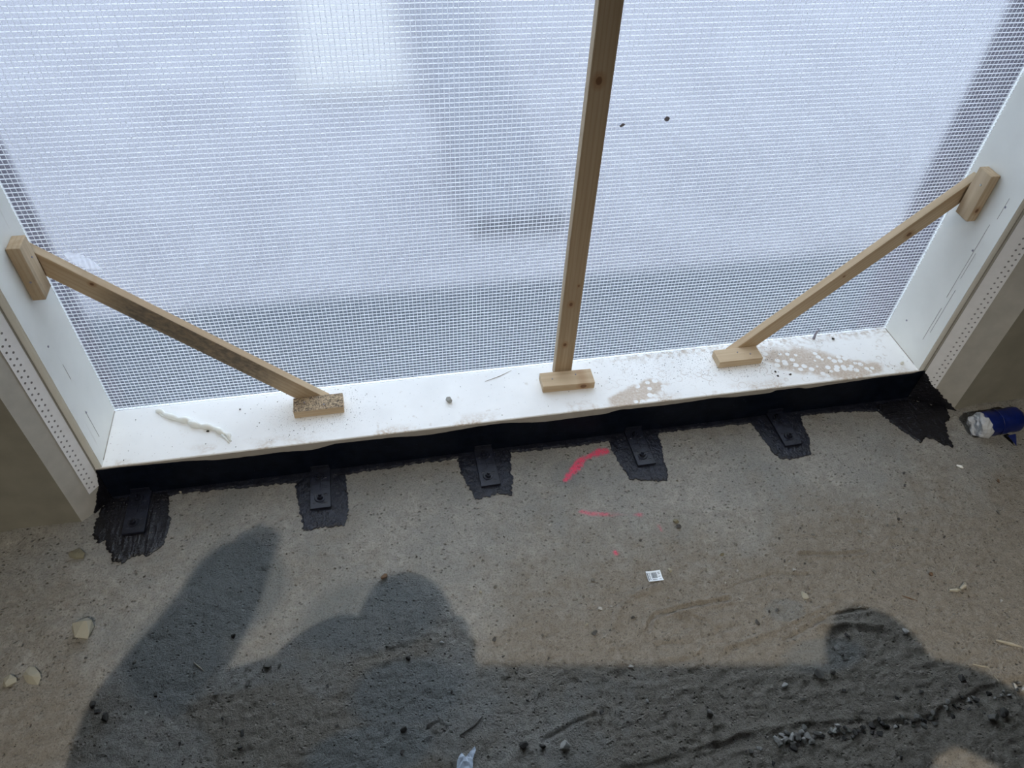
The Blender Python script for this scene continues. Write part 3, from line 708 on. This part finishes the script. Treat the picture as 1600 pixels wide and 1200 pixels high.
S = [
 ('mortar_chunk', -.008, -.312, .027, .021, .018, 'pale', 'largest pale mortar chunk lying on the floor at left', 'chunk', 3),
 ('mortar_chunk', -.082, -.386, .024, .014, .010, 'pale', 'pale wedge shaped mortar chunk at the lower left edge', 'chunk', 5),
 ('mortar_chunk', -.118, -.392, .012, .014, .008, 'pale', 'thin pale chip touching the left picture edge beside the wedge chunk', 'chunk', 8),
 ('mortar_chunk', -.052, -.140, .020, .014, .007, 'olive', 'flat olive mortar chip below the left wall foot', 'chunk', 9),
 ('stone', 1.3845, -.478, .011, .008, .004, 'pale', 'white triangular chip on tan dust right of the sticker', 'stone', 12),
 ('stone', 1.5475, -.585, .009, .007, .005, 'pale2', 'light flat pebble near the top of the right shadow', 'stone', 14),
 ('stone', .8315, -.6735, .010, .012, .009, 'pale2', 'light pointed stone at the bottom middle beside dark pebbles', 'stone', 16),
 ('stone', .7615, -.658, .010, .009, .007, 'dark', 'dark round pebble left of the light pointed stone', 'stone', 18),
 ('stone', .7935, -.667, .008, .006, .005, 'dark', 'small dark pebble between the dark round one and the pointed stone', 'stone', 20),
 ('stone', 1.101, -.665, .009, .008, .008, 'mid', 'round dark grey pebble at the end of a scored line', 'stone', 22),
 ('stone', 1.333, -.634, .009, .011, .009, 'mid', 'rough grey stone just below the straight shadow edge, left of its twin', 'stone', 24),
 ('stone', 1.362, -.634, .008, .008, .007, 'mid', 'rough grey stone just below the straight shadow edge, right of its twin', 'stone', 26),
 ('stone', 1.262, -.641, .010, .005, .005, 'pale2', 'long light pebble left of the two rough grey stones', 'stone', 28),
 ('stone', 1.615, -.765, .012, .011, .009, 'mid', 'big grey stone at lower right leaning on its neighbour', 'stone', 30),
 ('stone', 1.640, -.760, .012, .009, .010, 'dark', 'big dark stone at lower right touching the grey one', 'stone', 32),
 ('stone', 1.390, -.736, .008, .008, .006, 'dark', 'dark pebble in the rubble line, larger left one', 'stone', 34),
 ('stone', 1.474, -.7405, .008, .007, .006, 'mid', 'grey pebble in the rubble line under the right shadow', 'stone', 36),
 ('stone', 1.602, -.690, .010, .007, .005, 'dark', 'dark flat clod at the right shadow edge', 'stone', 38),
 ('stone', 1.130, -.377, .006, .005, .004, 'pale', 'tan and white pebble just right of the sticker', 'stone', 40),
 ('stone', .966, -.372, .005, .005, .004, 'mid', 'grey pebble left of the sticker', 'stone', 42),
 ('stone', 1.184, -.264, .008, .006, .005, 'olive', 'greenish crumb pair right of the faded pink marks', 'stone', 44),
 ('stone', 1.185, -.279, .007, .008, .004, 'dark', 'dark flake touching the greenish crumb', 'stone', 46),
 ('stone', 1.253, -.360, .006, .004, .004, 'olive', 'olive crumb on the upper dust patch', 'stone', 48),
 ('stone', 1.670, -.480, .005, .005, .005, 'brown', 'round brown crumb on the right floor', 'stone', 50),
 ('stone', .549, -.294, .009, .006, .006, 'brown', 'brown crumbly lump at the top of the middle shadow', 'stone', 52),
 ('stone', .327, -.440, .009, .008, .006, 'mid', 'grey clod inside the left shadow, biggest of its cluster', 'stone', 54),
 ('stone', .348, -.443, .006, .005, .004, 'mid', 'small grey clod right of the biggest clod in its cluster', 'stone', 56),
 ('stone', .293, -.466, .008, .005, .004, 'mid', 'flat grey clod at the lower left of the clod cluster', 'stone', 58),
 ('stone', .056, -.485, .011, .007, .007, 'dark', 'black clod at the lower left inside the shadow', 'stone', 60),
 ('stone', .032, -.458, .009, .006, .005, 'dark', 'dark flat clod up left of the black clod', 'stone', 62),
 ('stone', .263, -.370, .006, .005, .005, 'dark', 'small black crumb below the left arm of shadow', 'stone', 64),
 ('stone', .560, -.596, .007, .007, .006, 'dark', 'black crumb alone in the lower middle shadow', 'stone', 66),
 ('stone', .645, -.455, .006, .005, .005, 'pale2', 'light pebble in the middle shadow lobe', 'stone', 68),
 ('stone', .581, -.470, .006, .005, .005, 'dark', 'dark pebble left of the light pebble in the shadow lobe', 'stone', 70),
 ('stone', .736, -.359, .004, .004, .004, 'pale', 'white pebble right of the middle shadow, left of a grey one', 'stone', 72),
 ('stone', .767, -.352, .005, .005, .004, 'mid', 'grey pebble right of the white pebble by the middle shadow', 'stone', 74),
 ('stone', .927, -.462, .005, .004, .003, 'pale', 'white pebble left of the curved dust ridge', 'stone', 76),
 ('stone', .998, -.625, .005, .005, .005, 'pale2', 'light pebble in the lower middle below the dust ridge', 'stone', 78),
 ('stone', .130, -.013, .004, .004, .004, 'pale', 'tiny white pebble caught at the edge of the black coating', 'stone', 80),
 ('stone', 1.975, -.285, .006, .005, .004, 'brown', 'brown crumb near the right picture edge', 'stone', 82),
 ('stone', 2.02, -.248, .007, .005, .004, 'mid', 'dull grey crumb below the blue roll', 'stone', 84),
]
for (nm, x, y, sx, sy, sz, mt, lb, ct_, sd) in S: stone(nm, x, y, sx, sy, sz, M[mt], lb, ct_, sd)
stone('stone', .7335, .0745, .0105, .0085, .009, M['pale2'], 'grey angular stone lying alone on the white sill', 'stone', 101, z=H, n=10)
stone('crumb', .205, .066, .0035, .0035, .003, M['dark'], 'dark crumb stuck beside the white sealant squiggle', 'crumb', 103, z=H)
stone('crumb', .269, .121, .0028, .0022, .002, M['dark'], 'black crumb on the sill right of the sealant squiggle', 'crumb', 104, z=H)
stone('crumb', 1.738, .140, .0050, .0040, .003, M['dark'], 'black crumb at the back of the sill near the right corner', 'crumb', 105, z=H)
for k, (x, y) in enumerate(((1.535, .036), (1.568, .036), (1.534, .050))):
    stone('crumb', x, y, .0040, .0032, .002, M['dark'], ('dark crumb at the sill front below the right foot block, lowest of three', 'dark crumb right of its two fellows on the sill front', 'dark crumb furthest back of three on the sill front')[k], 'crumb', 110+k, z=H)
# gravel nest at the bottom right
r2 = random.Random(5)
for k in range(16):
    a = k/16*6.28*2.3; rr = .006+.0022*k
    stone('gravel', 1.236+math.cos(a)*rr*1.25, -.733+math.sin(a)*rr*.42, r2.uniform(.006, .010), r2.uniform(.005, .008), r2.uniform(.004, .0065), M[r2.choice(['mid', 'pale2', 'dark', 'mid'])],
          'small rounded gravel stone in the nest at the lower right', 'gravel', 200+k, group='gravel nest at the screed edge')
# rubble along the broken screed edge
for k in range(70):
    x = r2.uniform(1.15, 1.72); y = np.interp(x, [1.1, 1.24, 1.485, 1.626, 1.725], [-.735, -.735, -.744, -.728, -.722])+r2.gauss(0, .006)
    s = r2.uniform(.003, .0072)
    stone('rubble', x, y, s*1.3, s, s*.8, M[r2.choice(['mid', 'dark', 'dark', 'pale2'])], 'small rubble piece along the broken screed edge', 'rubble', 300+k, group='rubble along the screed edge', n=10)
# scattered crumbs: shared meshes
protos = [stone_mesh('crumb', 500+k, 9) for k in range(6)]
variants = []
for m_ in ('dark', 'dark', 'mid', 'mid', 'pale2'):
    for p in protos:
        q = p.copy(); q.materials.append(M[m_]); variants.append(q)
cnt = 0
while cnt < 270:
    x = r2.uniform(-.15, 2.0); y = -r2.random()**.75*.82-.03
    dens = .15+.85*float(dustmask(np.array([x]), np.array([y]))[0])
    if .0 < x < .75 and y < -.36: dens = 1
    elif r2.random() < .3: continue
    if y > -.17 or r2.random() > dens: continue
    s = .0016+.0042*r2.random()**2.2
    o = bpy.data.objects.new('crumb', r2.choice(variants)); C.objects.link(o)
    o.location = (x, y, fh(x, y)+s*.55); o.scale = (s*r2.uniform(.9, 1.6), s, s*.75); o.rotation_euler = (0, 0, r2.random()*6.3)
    tone = {'dark crumb': 'dark', 'grey crumb': 'mid grey', 'light grey stone': 'pale'}[o.data.materials[0].name]
    where = ('at the far left', 'in the left third', 'in the middle', 'in the right third', 'at the far right')[min(4, max(0, int((x+.15)/.43)))]
    deep = 'near the black coating' if y > -.35 else ('halfway to the camera' if y > -.55 else 'nearest the camera')
    tag(o, 'tiny '+tone+' crumb on the floor, '+where+', '+deep, 'crumb', 'loose '+tone+' crumbs '+where+' '+deep); cnt += 1
# grit too fine to count
def grit(name, n, region, zf, smin, smax, mat, label, seed):
    r = np.random.RandomState(seed); vs, fs = [], []
    P = region(r, n); Z = zf(P[:, 0], P[:, 1])
    for (x, y), z in zip(P, Z):
        s = smin+(smax-smin)*r.rand()**2.5; a = r.rand()*6.28; k = len(vs)
        for j in range(4): vs.append((x+s*math.cos(a+j*1.57)*(.7+.5*r.rand()), y+s*math.sin(a+j*1.57)*(.7+.5*r.rand()), z-.0002))
        vs.append((x+s*.2, y, z+s*.9)); fs += [(k, k+1, k+4), (k+1, k+2, k+4), (k+2, k+3, k+4), (k+3, k, k+4)]
    me = bpy.data.meshes.new(name); me.from_pydata(vs, [], fs); o = link(name, me, None, mat); tag(o, label, 'grit', kind='stuff')
def reg_floor(r, n):
    out = []
    while len(out) < n:
        x, y = r.uniform(-.25, 2.15), -.02-r.rand()**.8*.86
        d = .3+.7*float(dustmask(np.array([x]), np.array([y]))[0])
        if (x < .7 and y < -.35) or y < -.55: d = 1
        if r.rand() < d: out.append((x, y))
    return np.array(out)
grit('grit', 5200, reg_floor, floor_h, .0007, .0026, M['gritm'], 'fine grey grit strewn over the concrete floor', 1)
def reg_sill(r, n):
    out = []
    while len(out) < n:
        c = r.choice(4, p=[.3, .15, .35, .2])
        if c == 0: x, y = r.normal(.44, .07), r.uniform(.02, .155)
        elif c == 1: x, y = r.uniform(.0, 1.9), r.uniform(.005, .157)
        elif c == 2: x, y = r.uniform(1.08, 1.6), r.uniform(.06, .157)
        else: x, y = r.normal(1.47, .06), r.uniform(.04, .15)
        if 0 < x < W: out.append((x, y))
    return np.array(out)
grit('specks', 900, reg_sill, lambda a, b: a*0+H, .0005, .0018, M['dark'], 'fine black specks of dirt on the white sill', 3)

# ---- small loose things
def tube(name, pts, radii, mat, parent=None, seg=8, smooth=True):
    bm = bmesh.new(); rings = []
    for i, p in enumerate(pts):
        p = Vector(p); d = (Vector(pts[min(i+1, len(pts)-1)])-Vector(pts[max(i-1, 0)])).normalized()
        u = d.cross(Vector((0, 0, 1)));
        if u.length < .1: u = d.cross(Vector((1, 0, 0)))
        u.normalize(); v = d.cross(u)
        rings.append([bm.verts.new(p+(u*math.cos(a)+v*math.sin(a))*radii[i]) for a in [k*2*math.pi/seg for k in range(seg)]])
    for a, b in zip(rings[:-1], rings[1:]):
        for k in range(seg): bm.faces.new((a[k], a[(k+1) % seg], b[(k+1) % seg], b[k]))
    bm.faces.new(rings[0]); bm.faces.new(list(reversed(rings[-1])))
    bmesh.ops.recalc_face_normals(bm, faces=bm.faces)
    return frombm(name, bm, parent, mat, smooth)
# white squiggle of sealant
ctrl = [(.090, .1435), (.115, .1262), (.148, .1058), (.169, .095), (.197, .0774), (.225, .0675), (.246, .0476), (.258, .0275)]
pp, rr = [], []
for i in range(len(ctrl)-1):
    for j in range(6):
        t = j/6; k = i*6+j
        x = ctrl[i][0]+(ctrl[i+1][0]-ctrl[i][0])*t; y = ctrl[i][1]+(ctrl[i+1][1]-ctrl[i][1])*t
        r_ = (.0028+.0044*math.sin(math.pi*min(1, (k+4)/46))+.0015*math.sin(k*1.05))
        pp.append((x+.0015*math.sin(k*.9), y+.0022*math.sin(k*.55), H+r_*.55)); rr.append(r_)
e = tube('sealant_bead', pp, rr, M['foam'], seg=10); tag(e, 'squiggle of white sealant lying at the left end of the sill', 'sealant')
tube('tail', [(.088, .146, H+.002), (.105, .126, H+.002), (.13, .112, H+.0025)], [.0012, .002, .003], M['foam'], e)
tube('tail', [(.235, .050, H+.002), (.246, .036, H+.002), (.252, .024, H+.0015)], [.003, .002, .001], M['foam'], e)
stone('sealant_blob', 1.868, .030, .008, .006, .005, M['foam'], 'small white sealant blob in the right front sill corner', 'sealant', 120, z=H)
# hairs and splinters
for (a, b, lb, m_, w, z0) in (((1.7189, -.6318), (1.7596, -.6549), 'broad pale wood splinter near the right edge', 'straw', .0036, None),
                     ((1.668, -.675), (1.6714, -.7277), 'long thin straw crossing the screed edge at the right', 'straw', .0011, None),
                     ((1.640, -.668), (1.668, -.678), 'short hooked straw above the long thin straw', 'straw', .0018, None),
                     ((1.585, -.512), (1.612, -.528), 'thin brown twig on the right floor', 'brown', .0016, None),
                     ((1.700, -.498), (1.745, -.462), 'thin pale straw near the right edge above the chips', 'straw', .0009, None),
                     ((1.715, -.520), (1.733, -.508), 'pale splintered chip near the right edge', 'straw', .0045, None),
                     ((1.690, -.518), (1.712, -.522), 'lighter chip beside the pale splintered one', 'pale', .0042, None),
                     ((.655, -.622), (.700, -.597), 'short grey stick in the bottom middle shadow', 'mid', .0022, None),
                     ((1.905, -.225), (1.915, -.236), 'tiny white paper bit right of the corner coating', 'foam', .0035, None),
                     ((.825, .125), (.895, .152), 'thin blond splinter on the sill left of the upright batten', 'straw', .0008, H),
                     ((.195, -.41), (.215, -.43), 'pale splinter inside the left shadow', 'straw', .0016, None)):
    za = (fh(*a) if z0 is None else z0)+w*.7; zb = (fh(*b) if z0 is None else z0)+w*.7
    mx, my = (a[0]+b[0])/2+.002, (a[1]+b[1])/2-.002
    o = tube('splinter', [(a[0], a[1], za), (mx, my, (za+zb)/2+w*.4), (b[0], b[1], zb)], [w*.5, w, w*.35], M[m_], seg=6, smooth=False); tag(o, lb, 'splinter')
# grey feather-like wisp at the back of the sill, touching the sheeting
o = tube('wisp', [(1.688, .148, H+.001), (1.690, .152, H+.014), (1.700, .155, H+.030)], [.0035, .003, .0008], M['smut'], seg=6); tag(o, 'grey fluffy wisp standing against the sheeting above the stained sill', 'wisp')

# sticker with printed code
st = empty('sticker', (1.093, -.385, .002)); tag(st, 'small white printed sticker curled on the dusty floor', 'sticker')
st.rotation_euler = (0, 0, R(-3))
def curled(u, v):  # local
    return (u, v, .0018+5.5*(u*u)*.6+(.0035 if v < 0 else 0)*((-v)/.012)**2)
zf = fh(1.093, -.385)
st.location.z = zf+.0005
vs, fs = [], []; NU, NV = 8, 6
for j in range(NV+1):
    for i in range(NU+1):
        u = -.0155+.031*i/NU; v = -.0125+.025*j/NV; vs.append(curled(u, v))
for j in range(NV):
    for i in range(NU): k = j*(NU+1)+i; fs.append((k, k+1, k+NU+2, k+NU+1))
me = bpy.data.meshes.new('paper'); me.from_pydata(vs, [], fs); pq = link('paper', me, st, M['sticker'])
pq.modifiers.new('thick', 'SOLIDIFY').thickness = .0006
vs, fs = [], []
def mark(u0, u1, v0, v1):
    n = len(vs)
    for a, b in ((u0, v0), (u1, v0), (u1, v1), (u0, v1)):
        p = curled(a, b); vs.append((p[0], p[1], p[2]+.0005))
    fs.append((n, n+1, n+2, n+3))
mark(-.0148, -.0128, -.010, .009)
for v in (-.008, -.0045, -.001, .0025, .006): mark(-.0108, -.0088, v, v+.002)
r4 = random.Random(3)
u = -.006
while u < .006:
    w = r4.choice([.0004, .0006, .0010]); mark(u, u+w, -.005, .0085); u += w+r4.choice([.0004, .0007])
for v in (-.0085, .0035, -.002, .007): mark(.008, .0125, v, v+.0012)
mark(-.006, .004, -.009, -.0078)
me = bpy.data.meshes.new('print'); me.from_pydata(vs, [], fs); link('print', me, st, M['ink'])

# torn plastic scrap at the bottom edge
pts = [(.640, -.684), (.645, -.664), (.654, -.652), (.6595, -.661), (.667, -.655), (.678, -.646), (.679, -.653), (.671, -.667), (.668, -.690), (.655, -.70)]
bm = bmesh.new(); vsx = [bm.verts.new((x, y, 0)) for x, y in pts]; f = bm.faces.new(vsx)
bmesh.ops.triangulate(bm, faces=[f]); bmesh.ops.subdivide_edges(bm, edges=list(bm.edges), cuts=3, use_grid_fill=True)
for v in bm.verts: v.co.z = fh(v.co.x, v.co.y)+.003+.006*float(fbm(np.array([v.co.x*90]), np.array([v.co.y*90]), 6)[0])
o = frombm('plastic_scrap', bm, None, M['scrap']); o.modifiers.new('thick', 'SOLIDIFY').thickness = .0008
tag(o, 'torn blue and white plastic scrap at the bottom edge', 'scrap')

# blue roll stuffed with crumpled white plastic
bl = empty('blue_roll', (2.06, -.135, 0)); tag(bl, 'blue plastic roll with crumpled white end lying by the right wall', 'roll')
ax = Vector((.995, .055, .0)).normalized()
z0 = fh(2.05, -.14)
def crumple(o, amp, sc_, seed):
    me = o.data
    for v in me.vertices:
        n = fbm(np.array([v.co.x*sc_+v.co.z*sc_*.7]), np.array([v.co.y*sc_-v.co.z*sc_*.5]), seed, 3)[0]-.5
        v.co += v.normal*float(n)*amp
def roll(name, ctr, r, L0, L1, mat, prof, amp, seed, seg=40):
    u = ax.cross(Vector((0, 0, 1))).normalized(); w = Vector((0, 0, 1)); bm = bmesh.new(); rings = []
    for t, k in prof:
        c = Vector(ctr)+ax*(L0+(L1-L0)*t)
        rings.append([bm.verts.new(c+(u*math.cos(a)+w*math.sin(a))*r*k) for a in [i*2*math.pi/seg for i in range(seg)]])
    for a, b in zip(rings[:-1], rings[1:]):
        for i in range(seg): bm.faces.new((a[i], a[(i+1) % seg], b[(i+1) % seg], b[i]))
    bm.faces.new(rings[0]); bm.faces.new(list(reversed(rings[-1])))
    bmesh.ops.recalc_face_normals(bm, faces=bm.faces)
    o = frombm(name, bm, None, mat, True); crumple(o, amp, 60, seed)
    o.parent = bl; o.matrix_parent_inverse = Matrix.Translation((-2.06, .135, 0)); return o
RR = .0315
c0 = (2.0, -.142, z0+RR+.001)
pf = [(0, .90), (.03, .985), (.1, 1.), (.2, .99), (.3, 1.01), (.4, .985), (.5, 1.), (.6, 1.02), (.7, 1.0), (.8, 1.02), (.9, .99), (.97, .90), (1., .7)]
roll('sleeve', c0, RR, 0.012, .118, M['blue'], pf, .006, 4)
roll('stuffing', c0, RR*.93, -.006, .022, M['crump'], [(0., .12), (.03, .35), (.05, .6), (.10, .82), (.22, .95), (.45, 1.0), (.7, 1.0), (1., .95)], .024, 9, 22).data.shade_flat()
for (a, b, c) in (((2.075, -.172, z0+.018), (2.095, -.176, z0+.020), (2.088, -.198, z0+.006)),):
    bm = bmesh.new(); vv = [bm.verts.new(p) for p in (a, b, c, ((a[0]+b[0])/2, a[1]-.006, a[2]+.012))]
    for t in ((0, 1, 2), (0, 2, 3), (1, 3, 2), (0, 3, 1)): bm.faces.new([vv[i] for i in t])
    bmesh.ops.recalc_face_normals(bm, faces=bm.faces)
    o = frombm('flap', bm, None, M['blue']); o.parent = bl; o.matrix_parent_inverse = Matrix.Translation((-2.06, .135, 0))
o = tube('seam', [Vector(c0)+ax*.052+Vector((0, math.cos(a)*-RR*1.02, math.sin(a)*RR*1.02)) for a in [k*.26-.3 for k in range(12)]], [.0012]*12, M['blue'], None, 6)
o.parent = bl; o.matrix_parent_inverse = Matrix.Translation((-2.06, .135, 0))

# smudges and tape on the sheeting
def blotch(name, x, z, rx, rz_, mat, label, cat, seed, y=D-.0024, rot=0):
    pts = [(rx*math.cos(a)*(1+.35*n1(a*2, seed)), rz_*math.sin(a)*(1+.35*n1(a*2+9, seed))) for a in [k*2*math.pi/22 for k in range(22)]]
    c, s = math.cos(rot), math.sin(rot); pts = [(x+a*c-b*s, z+a*s+b*c) for a, b in pts]
    o = frombm(name, prism(pts, 'y', y-.0006, y), None, mat); tag(o, label, cat)
blotch('dirt_spot', 1.0785, .712, .0055, .0028, M['smut'], 'small dark smear on the sheeting right of the upright batten', 'dirt spot', 3, rot=.5)
blotch('dirt_spot', 1.165, .720, .0055, .0048, M['smut'], 'round grey spot on the sheeting, right one of the pair', 'dirt spot', 6)
blotch('tape_patch', .074, .502, .030, .0125, M['thread'], 'torn white tape patch stuck on the sheeting above the left brace', 'tape', 9, rot=R(-42))

# ------------------------------------------------------------------ what throws the shadow: unseen people and an added board shaped to it, behind the camera, under a ceiling lamp
def skinned(name, verts, edges, radii, root, mat, parent):
    me = bpy.data.meshes.new(name); bm = bmesh.new(); lay = bm.verts.layers.skin.verify()
    vs = [bm.verts.new(v) for v in verts]
    for a, b in edges: bm.edges.new((vs[a], vs[b]))
    for i, v in enumerate(vs):
        r = radii[i]; v[lay].radius = (r, r) if not hasattr(r, '__len__') else r
        v[lay].use_root = (i == root)
    bm.to_mesh(me); bm.free(); o = link(name, me, parent, mat)
    o.modifiers.new('skin', 'SKIN'); s = o.modifiers.new('sub', 'SUBSURF'); s.levels = 1; s.render_levels = 2
    return o
def person(label, P, y, joints):
    """joints: dict of lists (x, z, radius[, y]) for neck/head, left arm, right arm; feet under the pelvis"""
    e = empty('person', (P, y, 0)); tag(e, label, 'person')
    V, Rr, E = [], [], []
    def add(x, z, r, yy=None, prev=None):
        V.append((x-P, (yy if yy is not None else y)-y, z)); Rr.append(r)
        if prev is not None: E.append((prev, len(V)-1))
        return len(V)-1
    pel = add(P, joints['pelvis'], .12); ch = None; prev = pel
    for q in joints['spine']: prev = add(*q[:3], None, prev); ch = prev if ch is None or q is joints['spine'][joints.get('chest', 0)] else ch
    ch = pel+1+joints.get('chest', 0)
    for s_ in (-1, 1):
        h = joints['pelvis']; a = add(P+s_*.09, h-.06, .09, None, pel); b = add(P+s_*.10, h*.52, .065, y+.02, a); c = add(P+s_*.11, .07, .048, y-.01, b); add(P+s_*.12, .035, .035, y+.11, c)
    for arm in joints['arms']:
        prev = ch
        for q in arm: pv = prev; prev = add(q[0], q[1], q[2], q[3] if len(q) > 3 else None, prev)
        d = (Vector(V[prev])-Vector(V[pv])).normalized(); sv = Vector((1, 0, 0)) if abs(d.x) < .8 else Vector((0, 0, 1))
        for off, ln in ((-.028, .040), (-.016, .060), (-.005, .068), (.006, .062), (.017, .050)):
            b = Vector(V[prev])+sv*off; base = prev
            for f_, rr_ in ((.5, .009), (1., .0075)):
                c = b+d*ln*f_; V.append(tuple(c)); Rr.append(rr_); E.append((base, len(V)-1)); base = len(V)-1
    skinned('body', V, E, Rr, 0, M['cloth'], e)
    hx, hz, hr = joints['head']
    bm = bmesh.new(); bmesh.ops.create_uvsphere(bm, u_segments=24, v_segments=16, radius=1, matrix=Matrix.Translation((hx-P, 0, hz)) @ Matrix.Diagonal((hr, hr*1.15, hr*1.25, 1)))
    bmesh.ops.create_cone(bm, cap_ends=True, segments=8, radius1=.014, radius2=.006, depth=.03, matrix=Matrix.Translation((hx-P, hr*1.15, hz-.015)))
    for s_ in (-1, 1): bmesh.ops.create_uvsphere(bm, u_segments=8, v_segments=6, radius=.016, matrix=Matrix.Translation((hx-P+s_*hr, 0, hz-.01)))
    frombm('head', bm, e, M['skin'], True)
    bm = bmesh.new(); bmesh.ops.create_uvsphere(bm, u_segments=24, v_segments=16, radius=1, matrix=Matrix.Translation((hx-P, -.012, hz+.018)) @ Matrix.Diagonal((hr*1.05, hr*1.15, hr*1.15, 1)))
    frombm('hair', bm, e, M['hair'], True)
    return e
person('unseen person in dark work clothes behind the camera, posed to cast the shadow', .60, -1.50, dict(pelvis=.86,
       spine=[(.60, 1.05, .13), (.58, 1.24, .12), (.585, 1.385, .085), (.605, 1.440, .056), (.645, 1.468, .052)], chest=1, head=(.680, 1.480, .050),
       arms=[[(.505, 1.375, .085), (.345, 1.285, .062), (.395, 1.415, .056), (.462, 1.515, .047), (.522, 1.620, .040)],
             [(.68, 1.26, .06), (.70, 1.34, .04), (.715, 1.405, .028)]]))
person('unseen second person in dark work clothes, added to fill out the shadow', 1.12, -1.66, dict(pelvis=.86,
       spine=[(1.12, 1.05, .12), (1.08, 1.22, .10), (1.09, 1.36, .05), (1.13, 1.45, .045)], chest=1, head=(1.162, 1.515, .056),
       arms=[[(1.02, 1.26, .05), (.98, 1.12, .04), (.98, .98, .033)],
             [(1.13, 1.42, .042), (1.215, 1.475, .042), (1.295, 1.405, .047), (1.35, 1.24, .045), (1.36, 1.12, .035)]]))
bm = prism([(.70, .0), (1.145, .0), (1.148, 1.602), (1.160, 1.662), (1.136, 1.736), (.70, 1.845)], 'y', -1.805, -1.795)  # added board, outline shaped to the straight shadow edge
o = frombm('shadow_board', bm, None, M['board']); tag(o, 'grey board added out of view to fill out the floor shadow', 'board')
lt = empty('ceiling_lamp', (LAMP.x, LAMP.y, 3.5)); tag(lt, 'small black spot lamp under the ceiling behind the camera', 'lamp')
bm = bmesh.new(); bmesh.ops.create_cone(bm, cap_ends=False, segments=20, radius1=.05, radius2=.035, depth=.08); o = frombm('housing', bm, lt, M['lampm'])
o.location = (0, 0, -.075)
o.rotation_euler = (R(-25), 0, 0)
bm = bmesh.new(); bmesh.ops.create_cone(bm, cap_ends=True, segments=12, radius1=.01, radius2=.01, depth=.04); o = frombm('stem', bm, lt, M['lampm']); o.location = (0, 0, -.02)
lo.parent = lt; lo.matrix_parent_inverse = Matrix.Translation((-LAMP.x, -LAMP.y, -3.5))
